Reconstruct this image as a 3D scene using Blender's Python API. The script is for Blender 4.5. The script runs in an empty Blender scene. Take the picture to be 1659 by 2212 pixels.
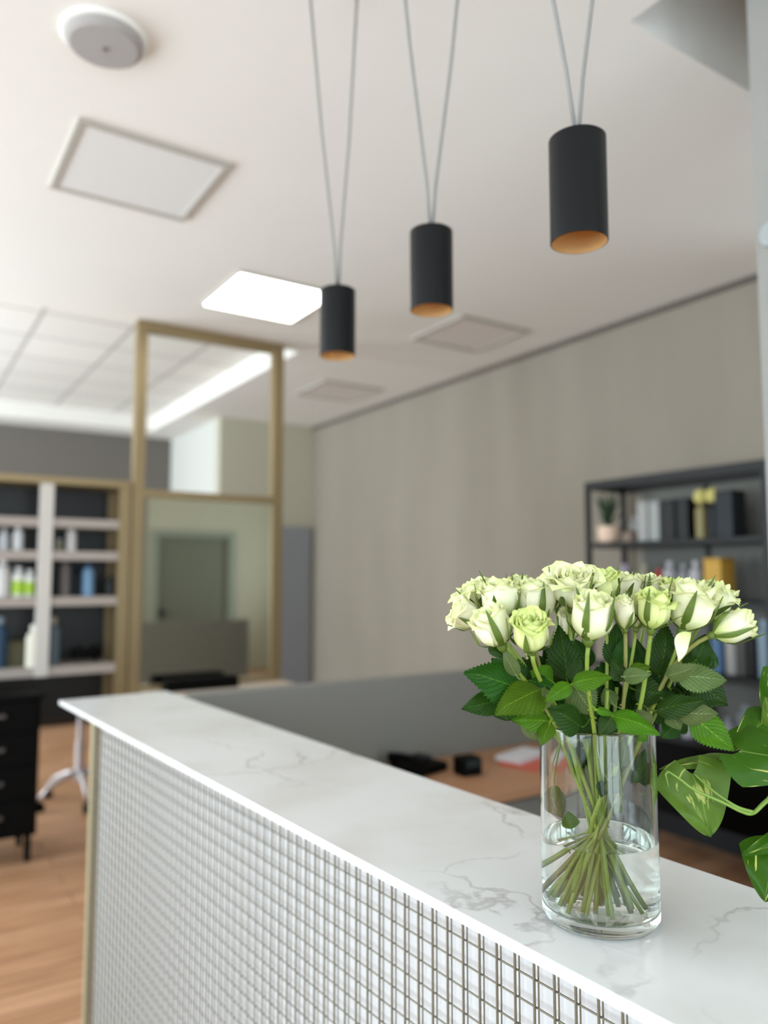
import bpy, bmesh, math, random
from mathutils import Vector, Matrix, noise
rnd = random.Random(7)
scene = bpy.context.scene
COL = scene.collection
# ------------------------------------------------------------------ camera
FPX, CXP, CYP = 1661.0, 829.5, 1106.0
PITCH = math.atan((1243.0 - CYP) / FPX)
YAW = math.radians(32.9315)
CAMZ = 1.53
cam_d = bpy.data.cameras.new('camera'); cam = bpy.data.objects.new('camera', cam_d); COL.objects.link(cam)
cam.location = (0, 0, CAMZ); cam.rotation_euler = (math.pi / 2 + PITCH, 0, -YAW)
cam_d.sensor_width = 36.0; cam_d.lens = FPX / 2212 * 36.0; cam_d.clip_start = 0.02
cam_d.dof.use_dof = True; cam_d.dof.focus_distance = 0.99; cam_d.dof.aperture_fstop = 2.0
scene.camera = cam
cy_ = scene.cycles; cy_.max_bounces = 24; cy_.transmission_bounces = 24; cy_.glossy_bounces = 8; cy_.diffuse_bounces = 6; cy_.transparent_max_bounces = 16; cy_.sample_clamp_indirect = 6
CR = cam.rotation_euler.to_matrix(); CO = Vector((0, 0, CAMZ))
def ray(u, v): return CR @ Vector(((u - CXP) / FPX, -(v - CYP) / FPX, -1.0))
def at(u, v, d): return CO + ray(u, v) * d                      # point at forward depth d
def onz(u, v, z): r = ray(u, v); return CO + r * ((z - CAMZ) / r.z)
def onx(u, v, x): r = ray(u, v); return CO + r * (x / r.x)
def ony(u, v, y): r = ray(u, v); return CO + r * (y / r.y)
CAMF = CR @ Vector((0, 0, -1)); CAMR = CR @ Vector((1, 0, 0)); CAMU = CR @ Vector((0, 1, 0))
# ------------------------------------------------------------------ colour management, world
vs = scene.view_settings
vs.view_transform = 'Standard'; vs.look = 'None'; vs.gamma = 1; vs.exposure = 0.34; vs.use_curve_mapping = False
world = bpy.data.worlds.new('world'); scene.world = world; world.use_nodes = True
bg = world.node_tree.nodes['Background']; bg.inputs[0].default_value = (0.75, 0.87, 1.0, 1); bg.inputs[1].default_value = 1.2
def area(name, loc, rot, sx, sy, power, col):
    l = bpy.data.lights.new(name, 'AREA'); l.shape = 'RECTANGLE'; l.size = sx; l.size_y = sy; l.energy = power; l.color = col
    o = bpy.data.objects.new(name, l); COL.objects.link(o); o.location = loc; o.rotation_euler = rot
    return o
DAY = (0.81, 0.925, 1.0)
R90 = math.pi / 2
# daylight entering the three shop-front windows (behind the camera) and the left-hand windows, plus added far-left and alcove fill
for x in (-1.9, -0.2, 1.5):
    area('front_daylight', (x, -2.25, 1.55), (R90 - math.radians(10), 0, 0), 1.45, 2.5, 32, DAY)
for y, pw, tl in ((-0.8, 60, -16), (1.4, 56, -14), (3.6, 84, 8), (5.75, 190, 28)):
    area('side_daylight', (-3.25, y, 1.6), (R90 + math.radians(tl), 0, -R90), 1.9 if y < 5 else 1.6, 2.4, pw, DAY)  # the deepest of these lamps is added to brighten the far ceiling
area('rear_side_daylight', (-3.25, 7.9, 1.9), (R90 + math.radians(26), 0, -R90), 1.6, 2.0, 215, DAY)
area('alcove_daylight', (5.97, -.1, 1.6), (R90 + math.radians(32), 0, R90), 2.4, 2.3, 38, DAY)  # added lamp that lifts the right-hand ceiling
# ------------------------------------------------------------------ helpers
def lin(c):
    return tuple(((x / 255) / 12.92 if x / 255 <= 0.04045 else ((x / 255 + 0.055) / 1.055) ** 2.4) for x in c) + (1,)
def mat(name, rgb=(128, 128, 128), rough=0.5, metal=0.0, spec=0.5, var=0.0, scale=8.0, bump=0.0, bscale=60.0, emit=0.0, coat=0.0, stretch=(1, 1, 1)):
    m = bpy.data.materials.new(name); m.use_nodes = True; nt = m.node_tree; b = nt.nodes['Principled BSDF']
    c = lin(rgb); b.inputs['Base Color'].default_value = c
    b.inputs['Roughness'].default_value = rough; b.inputs['Metallic'].default_value = metal
    b.inputs['Specular IOR Level'].default_value = spec; b.inputs['Coat Weight'].default_value = coat
    tc = nt.nodes.new('ShaderNodeTexCoord'); mp = nt.nodes.new('ShaderNodeMapping'); mp.inputs['Scale'].default_value = stretch
    nt.links.new(tc.outputs['Object'], mp.inputs[0])
    n = nt.nodes.new('ShaderNodeTexNoise'); n.inputs['Scale'].default_value = scale; n.inputs['Detail'].default_value = 4
    nt.links.new(mp.outputs[0], n.inputs['Vector'])
    mx = nt.nodes.new('ShaderNodeMix'); mx.data_type = 'RGBA'
    mx.inputs[6].default_value = tuple(min(1, x * (1 - var)) for x in c[:3]) + (1,)
    mx.inputs[7].default_value = tuple(min(1, x * (1 + var)) for x in c[:3]) + (1,)
    nt.links.new(n.outputs[0], mx.inputs[0]); nt.links.new(mx.outputs[2], b.inputs['Base Color'])
    if bump:
        n2 = nt.nodes.new('ShaderNodeTexNoise'); n2.inputs['Scale'].default_value = bscale; nt.links.new(mp.outputs[0], n2.inputs['Vector'])
        bp = nt.nodes.new('ShaderNodeBump'); bp.inputs['Strength'].default_value = bump; bp.inputs['Distance'].default_value = 0.002
        nt.links.new(n2.outputs[0], bp.inputs['Height']); nt.links.new(bp.outputs[0], b.inputs['Normal'])
    if emit:
        b.inputs['Emission Color'].default_value = c; b.inputs['Emission Strength'].default_value = emit
    return m
def N(m): return m.node_tree.nodes, m.node_tree.links, m.node_tree.nodes['Principled BSDF']

class MB:
    def __init__(s): s.bm = bmesh.new(); s.smooth = False
    def box(s, x0, x1, y0, y1, z0, z1, bev=0.0):
        r = bmesh.ops.create_cube(s.bm, size=1.0)
        for v in r['verts']:
            v.co = Vector((x0 + (v.co.x + .5) * (x1 - x0), y0 + (v.co.y + .5) * (y1 - y0), z0 + (v.co.z + .5) * (z1 - z0)))
        if bev:
            es = list({e for v in r['verts'] for e in v.link_edges})
            bmesh.ops.bevel(s.bm, geom=es, offset=bev, segments=2, affect='EDGES', profile=0.7)
        return s
    def lathe(s, prof, c=(0, 0, 0), n=32, closed=False):
        rings = []; P2 = []
        for a, b_ in zip(prof, prof[1:]):          # keep smooth shading flat on long straight runs
            P2.append(a); L_ = math.hypot(a[0] - b_[0], a[1] - b_[1])
            if L_ > .008:
                for q in (.0012 / L_, .0024 / L_, 1 - .0024 / L_, 1 - .0012 / L_): P2.append((a[0] + (b_[0] - a[0]) * q, a[1] + (b_[1] - a[1]) * q))
        prof = P2 + [prof[-1]]
        for (r, z) in prof:
            rings.append([s.bm.verts.new((c[0] + r * math.cos(2 * math.pi * k / n), c[1] + r * math.sin(2 * math.pi * k / n), c[2] + z)) for k in range(n)] if r > 1e-6
                         else [s.bm.verts.new((c[0], c[1], c[2] + z))])
        pairs = list(zip(rings, rings[1:])) + ([(rings[-1], rings[0])] if closed else [])
        for a, b in pairs:
            for k in range(n):
                if len(a) == 1 and len(b) == 1: continue
                if len(a) == 1: f = s.bm.faces.new((a[0], b[(k + 1) % n], b[k]))
                elif len(b) == 1: f = s.bm.faces.new((a[k], a[(k + 1) % n], b[0]))
                else: f = s.bm.faces.new((a[k], a[(k + 1) % n], b[(k + 1) % n], b[k]))
                f.smooth = True
        return s
    def tube(s, pts, rad, n=8, caps=True):
        pts = [Vector(p) for p in pts]; rr = rad if isinstance(rad, (list, tuple)) else [rad] * len(pts)
        up = Vector((0, 0, 1)); rings = []; prev = None
        for i, p in enumerate(pts):
            t = (pts[min(i + 1, len(pts) - 1)] - pts[max(i - 1, 0)]).normalized()
            if prev is None:
                a = t.cross(up)
                if a.length < 1e-3: a = t.cross(Vector((1, 0, 0)))
                a.normalize()
            else: a = (prev - t * prev.dot(t)).normalized()
            prev = a; b = t.cross(a)
            rings.append([s.bm.verts.new(p + (a * math.cos(2 * math.pi * k / n) + b * math.sin(2 * math.pi * k / n)) * rr[i]) for k in range(n)])
        for A, B in zip(rings, rings[1:]):
            for k in range(n):
                f = s.bm.faces.new((A[k], A[(k + 1) % n], B[(k + 1) % n], B[k])); f.smooth = True
        if caps:
            s.bm.faces.new(rings[0][::-1]); s.bm.faces.new(rings[-1])
        return s
    def xf(s, M): s.bm.transform(M); return s
    def build(s, name, m=None, parent=None, loc=None):
        bmesh.ops.recalc_face_normals(s.bm, faces=s.bm.faces)
        me = bpy.data.meshes.new(name); s.bm.to_mesh(me); s.bm.free()
        return link(name, me, m, parent, loc)
def link(name, me, m=None, parent=None, loc=None):
    o = bpy.data.objects.new(name, me); COL.objects.link(o)
    if m: me.materials.append(m)
    if parent: o.parent = parent
    if loc: o.location = loc
    return o
def empty(name, loc, label, cat, group=None, rz=0):
    o = bpy.data.objects.new(name, None); COL.objects.link(o); o.location = loc; o.rotation_euler.z = rz; o.empty_display_size = .05
    return tag(o, label, cat, group)
def tag(o, label, cat, group=None, kind=None):
    o['label'] = label; o['category'] = cat
    if group: o['group'] = group
    if kind: o['kind'] = kind
    return o
def struct(o): o['kind'] = 'structure'; return o
def bez(p0, p1, p2, p3, n=14):
    return [p0 * (1 - t) ** 3 + p1 * 3 * t * (1 - t) ** 2 + p2 * 3 * t * t * (1 - t) + p3 * t ** 3 for t in [i / n for i in range(n + 1)]]
def dup(root):
    r = root.copy(); COL.objects.link(r)
    for ch in list(root.children):
        c = ch.copy(); COL.objects.link(c); c.parent = r
        for g in ch.children:
            d = g.copy(); COL.objects.link(d); d.parent = c
    return r

# ------------------------------------------------------------------ materials
M_ceil = mat('ceiling_paint', (227, 224, 218), .9, var=.03, scale=1.5)
M_white = mat('white_paint', (232, 232, 226), .8, var=.02)
M_wallr = mat('taupe_wallpaper', (135, 127, 114), .85, var=.12, scale=3, bump=.25, bscale=25, stretch=(1, 1, .25))
M_wallb = mat('warm_grey_paint', (184, 180, 162), .85, var=.03, scale=2)
M_far = mat('dark_grey_paint', (100, 95, 88), .85, var=.05, scale=2)
M_plaster = mat('mottled_plaster', (140, 138, 133), .9, var=.08, scale=5, bump=.3, bscale=15)
M_dark = mat('dark_shadow_gap', (84, 76, 68), .8)
M_brass = mat('brushed_brass', (146, 128, 94), .42, metal=.5, var=.08, scale=30, stretch=(1, 1, .1))
M_black = mat('black_metal', (17, 17, 18), .55, var=.1, spec=.35)
M_blackp = mat('black_plastic', (3, 3, 3), .65, var=.1, spec=.1)
M_chrome = mat('chrome', (200, 200, 205), .18, metal=1.0, var=.03)
M_shelf = mat('taupe_shelf_board', (160, 150, 142), .6, var=.04)
M_divider = mat('pale_grey_post', (196, 191, 184), .6, var=.03)
M_smoke = mat('smoked_panel', (17, 17, 16), .45, var=.3, scale=1.5, stretch=(1.5, 1, .1))
M_part = mat('grey_laminate', (120, 119, 113), .6, var=.02)
M_wood = mat('oak_desk_wood', (170, 126, 92), .5, var=.12, scale=4, stretch=(1, 10, 1))
M_lamp = mat('matt_black_lamp', (5, 7, 9), .38, var=.05, spec=.25)
M_gold = mat('gold_reflector', (232, 192, 132), .3, metal=.55, var=.04, scale=3)
M_cable = mat('grey_cable', (132, 131, 127), .6)
M_frame = mat('light_frame', (172, 167, 158), .6)
M_diff = mat('opal_diffuser', (222, 221, 218), .35)
M_glow = mat('lit_diffuser', (255, 254, 250), .5, emit=5.0)
M_speaker = mat('speaker_grille', (160, 156, 153), .8, var=.04, scale=90)
M_wire = mat('bronze_wire', (124, 119, 103), .38, metal=.65, var=.05, scale=50)
M_board = mat('white_gloss_board', (206, 208, 209), .3, var=.015)
M_edge = mat('polished_white_edge', (240, 243, 244), .3)

def oak_floor():
    m = mat('oak_floor', (186, 146, 112), .42); nd, lk, b = N(m)
    tc = nd.new('ShaderNodeTexCoord'); mp = nd.new('ShaderNodeMapping'); lk.new(tc.outputs['Object'], mp.inputs[0])
    br = nd.new('ShaderNodeTexBrick'); br.inputs['Scale'].default_value = 1.0; br.inputs['Brick Width'].default_value = 1.3; br.inputs['Row Height'].default_value = .14
    br.inputs['Mortar Size'].default_value = .0025; br.inputs['Color1'].default_value = lin((196, 152, 118)); br.inputs['Color2'].default_value = lin((172, 128, 94)); br.inputs['Mortar'].default_value = lin((110, 78, 55)); br.offset = .37
    lk.new(mp.outputs[0], br.inputs['Vector'])
    mp2 = nd.new('ShaderNodeMapping'); mp2.inputs['Scale'].default_value = (1.2, 14, 1); lk.new(tc.outputs['Object'], mp2.inputs[0])
    n = nd.new('ShaderNodeTexNoise'); n.inputs['Scale'].default_value = 2.5; n.inputs['Detail'].default_value = 6; lk.new(mp2.outputs[0], n.inputs['Vector'])
    mx = nd.new('ShaderNodeMix'); mx.data_type = 'RGBA'; mx.blend_type = 'MULTIPLY'; mx.inputs[0].default_value = .65
    rp = nd.new('ShaderNodeValToRGB'); rp.color_ramp.elements[0].position = .3; rp.color_ramp.elements[0].color = (.55, .5, .45, 1); rp.color_ramp.elements[1].position = .65; rp.color_ramp.elements[1].color = (1.1, 1.1, 1.1, 1)
    lk.new(n.outputs[0], rp.inputs[0]); lk.new(br.outputs[0], mx.inputs[6]); lk.new(rp.outputs[0], mx.inputs[7]); lk.new(mx.outputs[2], b.inputs['Base Color'])
    return m
M_floor = oak_floor()

def marble():
    m = mat('white_veined_marble', (224, 226, 226), .28, coat=.15); nd, lk, b = N(m)
    tc = nd.new('ShaderNodeTexCoord')
    nz = nd.new('ShaderNodeTexNoise'); nz.inputs['Scale'].default_value = 3.5; nz.inputs['Detail'].default_value = 6; lk.new(tc.outputs['Object'], nz.inputs['Vector'])
    sc = nd.new('ShaderNodeVectorMath'); sc.operation = 'SCALE'; sc.inputs['Scale'].default_value = .55; lk.new(nz.outputs['Color'], sc.inputs[0])
    ad = nd.new('ShaderNodeVectorMath'); ad.operation = 'ADD'; lk.new(tc.outputs['Object'], ad.inputs[0]); lk.new(sc.outputs[0], ad.inputs[1])
    vo = nd.new('ShaderNodeTexVoronoi'); vo.feature = 'DISTANCE_TO_EDGE'; vo.inputs['Scale'].default_value = 3.1; lk.new(ad.outputs[0], vo.inputs['Vector'])
    r = nd.new('ShaderNodeValToRGB'); e = r.color_ramp.elements; e[0].position = 0; e[0].color = (1, 1, 1, 1); e[1].position = .022; e[1].color = (0, 0, 0, 1)
    lk.new(vo.outputs['Distance'], r.inputs[0])
    n2 = nd.new('ShaderNodeTexNoise'); n2.inputs['Scale'].default_value = 2.6; n2.inputs['Detail'].default_value = 2; lk.new(tc.outputs['Object'], n2.inputs['Vector'])
    r2 = nd.new('ShaderNodeValToRGB'); r2.color_ramp.elements[0].position = .50; r2.color_ramp.elements[1].position = .64; lk.new(n2.outputs[0], r2.inputs[0])
    mu = nd.new('ShaderNodeMath'); mu.operation = 'MULTIPLY'; lk.new(r.outputs[0], mu.inputs[0]); lk.new(r2.outputs[0], mu.inputs[1])
    mu2 = nd.new('ShaderNodeMath'); mu2.operation = 'MULTIPLY'; mu2.inputs[1].default_value = .62; lk.new(mu.outputs[0], mu2.inputs[0])
    cl = nd.new('ShaderNodeMix'); cl.data_type = 'RGBA'; cl.inputs[6].default_value = lin((228, 230, 230)); cl.inputs[7].default_value = lin((214, 212, 209))
    r3 = nd.new('ShaderNodeValToRGB'); r3.color_ramp.elements[0].position = .45; r3.color_ramp.elements[1].position = .7; lk.new(nz.outputs[0], r3.inputs[0]); lk.new(r3.outputs[0], cl.inputs[0])
    mx = nd.new('ShaderNodeMix'); mx.data_type = 'RGBA'; mx.inputs[7].default_value = lin((142, 138, 134))
    lk.new(mu2.outputs[0], mx.inputs[0]); lk.new(cl.outputs[2], mx.inputs[6]); lk.new(mx.outputs[2], b.inputs['Base Color'])
    return m
M_marble = marble()

def tile_mat():
    m = mat('acoustic_tile', (224, 221, 214), .9); nd, lk, b = N(m)
    tc = nd.new('ShaderNodeTexCoord'); br = nd.new('ShaderNodeTexBrick'); br.offset = 0; br.inputs['Scale'].default_value = 1
    br.inputs['Brick Width'].default_value = .622; br.inputs['Row Height'].default_value = .622; br.inputs['Mortar Size'].default_value = .016
    br.inputs['Color1'].default_value = lin((228, 224, 217)); br.inputs['Color2'].default_value = lin((220, 217, 210)); br.inputs['Mortar'].default_value = lin((178, 174, 168))
    lk.new(tc.outputs['Object'], br.inputs['Vector']); lk.new(br.outputs[0], b.inputs['Base Color'])
    return m
M_tile = tile_mat()

def glass(name, ior, col=(1, 1, 1, 1)):
    m = bpy.data.materials.new(name); m.use_nodes = True; nd, lk = m.node_tree.nodes, m.node_tree.links
    for n in list(nd): nd.remove(n)
    o = nd.new('ShaderNodeOutputMaterial'); g = nd.new('ShaderNodeBsdfGlass'); g.inputs['IOR'].default_value = ior; g.inputs['Roughness'].default_value = 0; g.inputs['Color'].default_value = col
    lk.new(g.outputs[0], o.inputs[0]); return m
M_glass = glass('clear_glass', 1.48, (.985, .995, .99, 1)); M_water = glass('water', 1.33, (.985, .995, .985, 1))
M_mirror = mat('mirror_glass', (218, 218, 206), .03, metal=1.0, var=0)

def sheet(name, cols, transl, rough=.5, kind='leaf'):
    """two-sided thin plant tissue: diffuse/gloss + translucent; cols = top, underside, vein"""
    m = bpy.data.materials.new(name); m.use_nodes = True; nd, lk = m.node_tree.nodes, m.node_tree.links; b = nd['Principled BSDF']; out = nd['Material Output']
    b.inputs['Roughness'].default_value = rough; b.inputs['Specular IOR Level'].default_value = .2
    uv = nd.new('ShaderNodeUVMap'); sp = nd.new('ShaderNodeSeparateXYZ'); lk.new(uv.outputs[0], sp.inputs[0])
    oi = nd.new('ShaderNodeObjectInfo')
    def math_(op, a, b_=None, c=None):
        n = nd.new('ShaderNodeMath'); n.operation = op
        for i, x in enumerate((a, b_, c)):
            if x is None: continue
            if isinstance(x, (int, float)): n.inputs[i].default_value = x
            else: lk.new(x, n.inputs[i])
        return n.outputs[0]
    def mixc(f, a, c):
        n = nd.new('ShaderNodeMix'); n.data_type = 'RGBA'
        for i, x in ((0, f), (6, a), (7, c)):
            if isinstance(x, (int, float, tuple)): n.inputs[i].default_value = x
            else: lk.new(x, n.inputs[i])
        return n.outputs[2]
    au = math_('ABSOLUTE', math_('SUBTRACT', sp.outputs[0], .5))
    vv = sp.outputs[1]
    tc = nd.new('ShaderNodeTexCoord'); nz = nd.new('ShaderNodeTexNoise'); nz.inputs['Scale'].default_value = 60; nz.inputs['Detail'].default_value = 4; lk.new(tc.outputs['Object'], nz.inputs['Vector'])
    geo = nd.new('ShaderNodeNewGeometry')
    if kind == 'leaf':
        w = math_('SUBTRACT', math_('MULTIPLY', vv, 9.0), math_('MULTIPLY', au, 7.0))
        fr = math_('ABSOLUTE', math_('SUBTRACT', math_('FRACT', w), .5))
        vein = math_('MULTIPLY', math_('LESS_THAN', fr, .05), .35)
        mid = math_('MULTIPLY', math_('LESS_THAN', au, .014), .8)
        ve = math_('MAXIMUM', vein, mid)
        hump = math_('MAXIMUM', math_('MULTIPLY', math_('SUBTRACT', .12, math_('MINIMUM', fr, .12)), -4.0), -1)
        top = mixc(nz.outputs[0], lin(cols[0]), lin(tuple(int(x * .72) for x in cols[0])))
        side = mixc(geo.outputs['Backfacing'], top, lin(cols[1]))
        colr = mixc(ve, side, lin(cols[2]))
        hsv = nd.new('ShaderNodeHueSaturation'); lk.new(colr, hsv.inputs['Color'])
        lk.new(math_('ADD', math_('MULTIPLY', oi.outputs['Random'], .5), .75), hsv.inputs['Value']); lk.new(math_('ADD', math_('MULTIPLY', oi.outputs['Random'], .03), .485), hsv.inputs['Hue'])
        colr = hsv.outputs[0]
        bp = nd.new('ShaderNodeBump'); bp.inputs['Strength'].default_value = .8; bp.inputs['Distance'].default_value = .0022
        lk.new(math_('ADD', hump, math_('MULTIPLY', nz.outputs[0], .6)), bp.inputs['Height']); lk.new(bp.outputs[0], b.inputs['Normal'])
    elif kind == 'pothos':
        mp = nd.new('ShaderNodeMapping'); mp.inputs['Scale'].default_value = (5.5, 1.0, 1); lk.new(uv.outputs[0], mp.inputs[0])
        ad = nd.new('ShaderNodeVectorMath'); ad.operation = 'ADD'; cb = nd.new('ShaderNodeCombineXYZ'); lk.new(math_('MULTIPLY', oi.outputs['Random'], 40.0), cb.inputs[2]); lk.new(mp.outputs[0], ad.inputs[0]); lk.new(cb.outputs[0], ad.inputs[1])
        n2 = nd.new('ShaderNodeTexNoise'); n2.inputs['Scale'].default_value = 1.6; n2.inputs['Detail'].default_value = 5; n2.inputs['Distortion'].default_value = .4; lk.new(ad.outputs[0], n2.inputs['Vector'])
        r = nd.new('ShaderNodeValToRGB'); e = r.color_ramp.elements; e[0].position = .60; e[0].color = (0, 0, 0, 1); e[1].position = .64; e[1].color = (1, 1, 1, 1); lk.new(n2.outputs[0], r.inputs[0])
        top = mixc(nz.outputs[0], lin(cols[0]), lin(tuple(int(x * .8) for x in cols[0])))
        side = mixc(geo.outputs['Backfacing'], top, lin(cols[1]))
        colr = mixc(math_('MULTIPLY', r.outputs[0], .85), side, lin(cols[2]))
        colr = mixc(math_('MULTIPLY', math_('LESS_THAN', au, .008), .5), colr, lin((150, 175, 90)))
        b.inputs['Roughness'].default_value = .33
    else:   # petal: greener towards the base, fine veining
        r = nd.new('ShaderNodeValToRGB'); e = r.color_ramp.elements; e[0].position = .0; e[0].color = lin(cols[1]); e[1].position = .58; e[1].color = lin(cols[0]); lk.new(vv, r.inputs[0])
        e3 = e.new(.86); e3.color = lin(cols[0]); e4 = e.new(1.0); e4.color = lin(cols[2])
        f = math_('MULTIPLY', nz.outputs[0], .3)
        tint = mixc(oi.outputs['Random'], lin(cols[2]), lin(cols[0]))
        colr = mixc(f, r.outputs[0], tint)
        bp = nd.new('ShaderNodeBump'); bp.inputs['Strength'].default_value = .35; bp.inputs['Distance'].default_value = .0015
        mp = nd.new('ShaderNodeMapping'); mp.inputs['Scale'].default_value = (14, 2, 1); lk.new(uv.outputs[0], mp.inputs[0]); n3 = nd.new('ShaderNodeTexNoise'); n3.inputs['Scale'].default_value = 3; lk.new(mp.outputs[0], n3.inputs['Vector'])
        lk.new(n3.outputs[0], bp.inputs['Height']); lk.new(bp.outputs[0], b.inputs['Normal'])
    lk.new(colr, b.inputs['Base Color'])
    t = nd.new('ShaderNodeBsdfTranslucent'); lk.new(colr, t.inputs[0])
    ms = nd.new('ShaderNodeMixShader'); ms.inputs[0].default_value = transl
    lk.new(b.outputs[0], ms.inputs[1]); lk.new(t.outputs[0], ms.inputs[2]); lk.new(ms.outputs[0], out.inputs[0])
    return m
M_leafD = sheet('dark_rose_leaf', [(34, 74, 5), (86, 104, 40), (66, 100, 18)], .12, .5)
M_leafB = sheet('bright_rose_leaf', [(74, 118, 8), (120, 136, 60), (112, 146, 36)], .2, .5)
M_leafP = sheet('pale_rose_leaf', [(98, 118, 62), (104, 122, 70), (132, 148, 92)], .2, .55)
M_petal = sheet('cream_petal', [(246, 245, 216), (192, 208, 112), (222, 232, 152)], .22, .55, 'petal')
M_petalG = sheet('greenish_petal', [(234, 240, 176), (178, 200, 90), (206, 222, 124)], .22, .55, 'petal')
M_pothos = sheet('pothos_leaf', [(56, 98, 12), (98, 128, 48), (206, 206, 110)], .22, .33, 'pothos')
M_pothosL = sheet('pale_pothos_leaf', [(96, 128, 42), (104, 132, 50), (186, 194, 104)], .22, .4, 'pothos')
M_sepal = mat('sepal_green', (82, 104, 28), .5, var=.3, scale=120)
M_stem = mat('rose_stem', (124, 144, 48), .45, var=.25, scale=40)
M_stem2 = mat('brown_rose_stem', (116, 116, 52), .5, var=.3, scale=60)
M_vine = mat('pothos_vine', (116, 146, 54), .4, var=.15, scale=60)

# ------------------------------------------------------------------ room shell
RX, YB, YF, XL, YFRONT, H = 4.0, 7.65, 9.3, -3.0, -2.0, 3.2
struct(MB().box(-3.2, 6.0, -2.2, 9.6, -.1, 0).build('floor', M_floor))
b = MB()                                   # ceiling slab around the tiled recess and the lighting niche
def ceil_rects():
    tx1, ty0, ty1 = 2.53, 5.09, 8.85
    nx0, nx1, ny0, ny1 = 1.82, 2.75, .86, 1.44
    yield (-3.2, nx0, -2.2, ty0); yield (nx1, 6.0, -2.2, ty0); yield (nx0, nx1, -2.2, ny0); yield (nx0, nx1, ny1, ty0)
    yield (tx1, 6.0, ty0, ty1); yield (-3.2, 6.0, ty1, 9.6)
for (x0, x1, y0, y1) in ceil_rects(): b.box(x0, x1, y0, y1, H, H + .36)
b.box(-3.2, 6, -2.2, 5.09, H + .36, H + .4)
struct(b.build('ceiling', M_ceil))
t = struct(MB().box(-.27, 5.4, 0, 3.76, 0, .03).build('ceiling', M_tile)); t.name = 'ceiling_tiles'; t.location = (-2.879, 5.09, H + .17)
b = MB().box(RX, RX + .15, 2.03, 9.6, 0, H)
struct(b.build('wall_right', M_wallr))
struct(MB().box(RX - .012, RX, 2.03, YB, H - .035, H).build('trim_1', M_dark))  # dark strip coloured in for the shadow gap under the ceiling
struct(MB().box(RX - .015, RX, 2.03, YB - .06, 0, .31, .003).build('baseboard_right', M_black))  # added black strip standing in for the dark shade under the rack
struct(MB().box(2.9, RX + .15, YB, YB + .15, 0, H).build('wall_back', M_wallb))
struct(MB().box(2.9, 3.05, YB + .15, YF, 0, H).build('wall_step', mat('off_white_paint', (196, 196, 190), .85)))
struct(MB().box(-3.2, 3.05, YF, YF + .15, 0, H).build('wall_far', M_far))
struct(MB().box(4.0, 5.8, 1.8, 2.03, 0, H).build('wall_corner', M_wallb))
struct(MB().box(1.975, 2.5, .72, 1.163, 0, H).build('wall_pillar', M_plaster))
b = MB(); b.box(1.80, 1.815, .85, 1.455, H + .001, H + .355); b.box(1.815, 2.775, 1.445, 1.455, H + .001, H + .355); b.box(1.815, 2.775, .85, 1.445, H + .345, H + .355)
struct(b.build('ceiling_niche', mat('grey_niche_lining', (176, 172, 163), .9)))  # lining greyed to stand in for shade inside the recess
b = MB(); b.box(5.8, 5.95, -2.2, -1.3, 0, H); b.box(5.8, 5.95, 1.1, 2.03, 0, H); b.box(5.8, 5.95, -1.3, 1.1, 0, .4); b.box(5.8, 5.95, -1.3, 1.1, 2.85, H)
struct(b.build('wall_side', M_wallb))
b = MB(); b.box(5.85, 5.9, -1.3, -1.24, .4, 2.85); b.box(5.85, 5.9, 1.04, 1.1, .4, 2.85); b.box(5.85, 5.9, -1.24, 1.04, .4, .46); b.box(5.85, 5.9, -1.24, 1.04, 2.79, 2.85); b.box(5.85, 5.9, -.12, -.08, .46, 2.79)
struct(b.build('window_9', M_black))  # invented window frame for the added alcove lamp
b = MB()                                   # left wall with window openings, the fourth added for far daylight
ops = [(-1.75, .15), (.45, 2.35), (2.65, 4.55), (4.95, 6.55), (7.1, 8.7)]
ys = [-2.2] + [q for o in ops for q in o] + [9.6]
for a, c in zip(ys[::2], ys[1::2]): b.box(-3.15, -3.0, a, c, 0, H)
for (a, c) in ops[:4]: b.box(-3.15, -3, a, c, 0, .35); b.box(-3.15, -3, a, c, 2.85, H)
b.box(-3.15, -3, 7.1, 8.7, 0, .85); b.box(-3.15, -3, 7.1, 8.7, 2.95, H)
struct(b.build('wall_left', M_white))
b = MB()                                   # front wall, windows and door opening
fops = [(-2.65, -1.15), (-.95, .55), (.75, 2.25), (3.5, 4.8)]
xs = [-3.15] + [q for o in fops for q in o] + [5.95]
for a, c in zip(xs[::2], xs[1::2]): b.box(a, c, -2.15, -2.0, 0, H)
for (a, c) in fops[:3]: b.box(a, c, -2.15, -2, 0, .25); b.box(a, c, -2.15, -2, 2.85, H)
b.box(3.5, 4.8, -2.15, -2, 2.23, H)
struct(b.build('wall_front', M_wallb))
for i, (a, c) in enumerate(fops[:3]):
    b = MB()
    for (x0, x1, z0, z1) in ((a, a + .06, .25, 2.85), (c - .06, c, .25, 2.85), (a, c, .25, .31), (a, c, 2.79, 2.85), ((a + c) / 2 - .02, (a + c) / 2 + .02, .25, 2.85)):
        b.box(x0, x1, -2.11, -2.04, z0, z1)
    struct(b.build('window_%d' % (i + 1), M_black))
for i, (a, c) in enumerate(ops):
    z0, z1 = (.35, 2.85) if i < 4 else (.85, 2.95); b = MB()
    for (y0, y1, q0, q1) in ((a, a + .06, z0, z1), (c - .06, c, z0, z1), (a, c, z0, z0 + .06), (a, c, z1 - .06, z1), ((a + c) / 2 - .02, (a + c) / 2 + .02, z0, z1)):
        b.box(-3.11, -3.04, y0, y1, q0, q1)
    struct(b.build('window_%d' % (i + 4), M_black))
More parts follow.
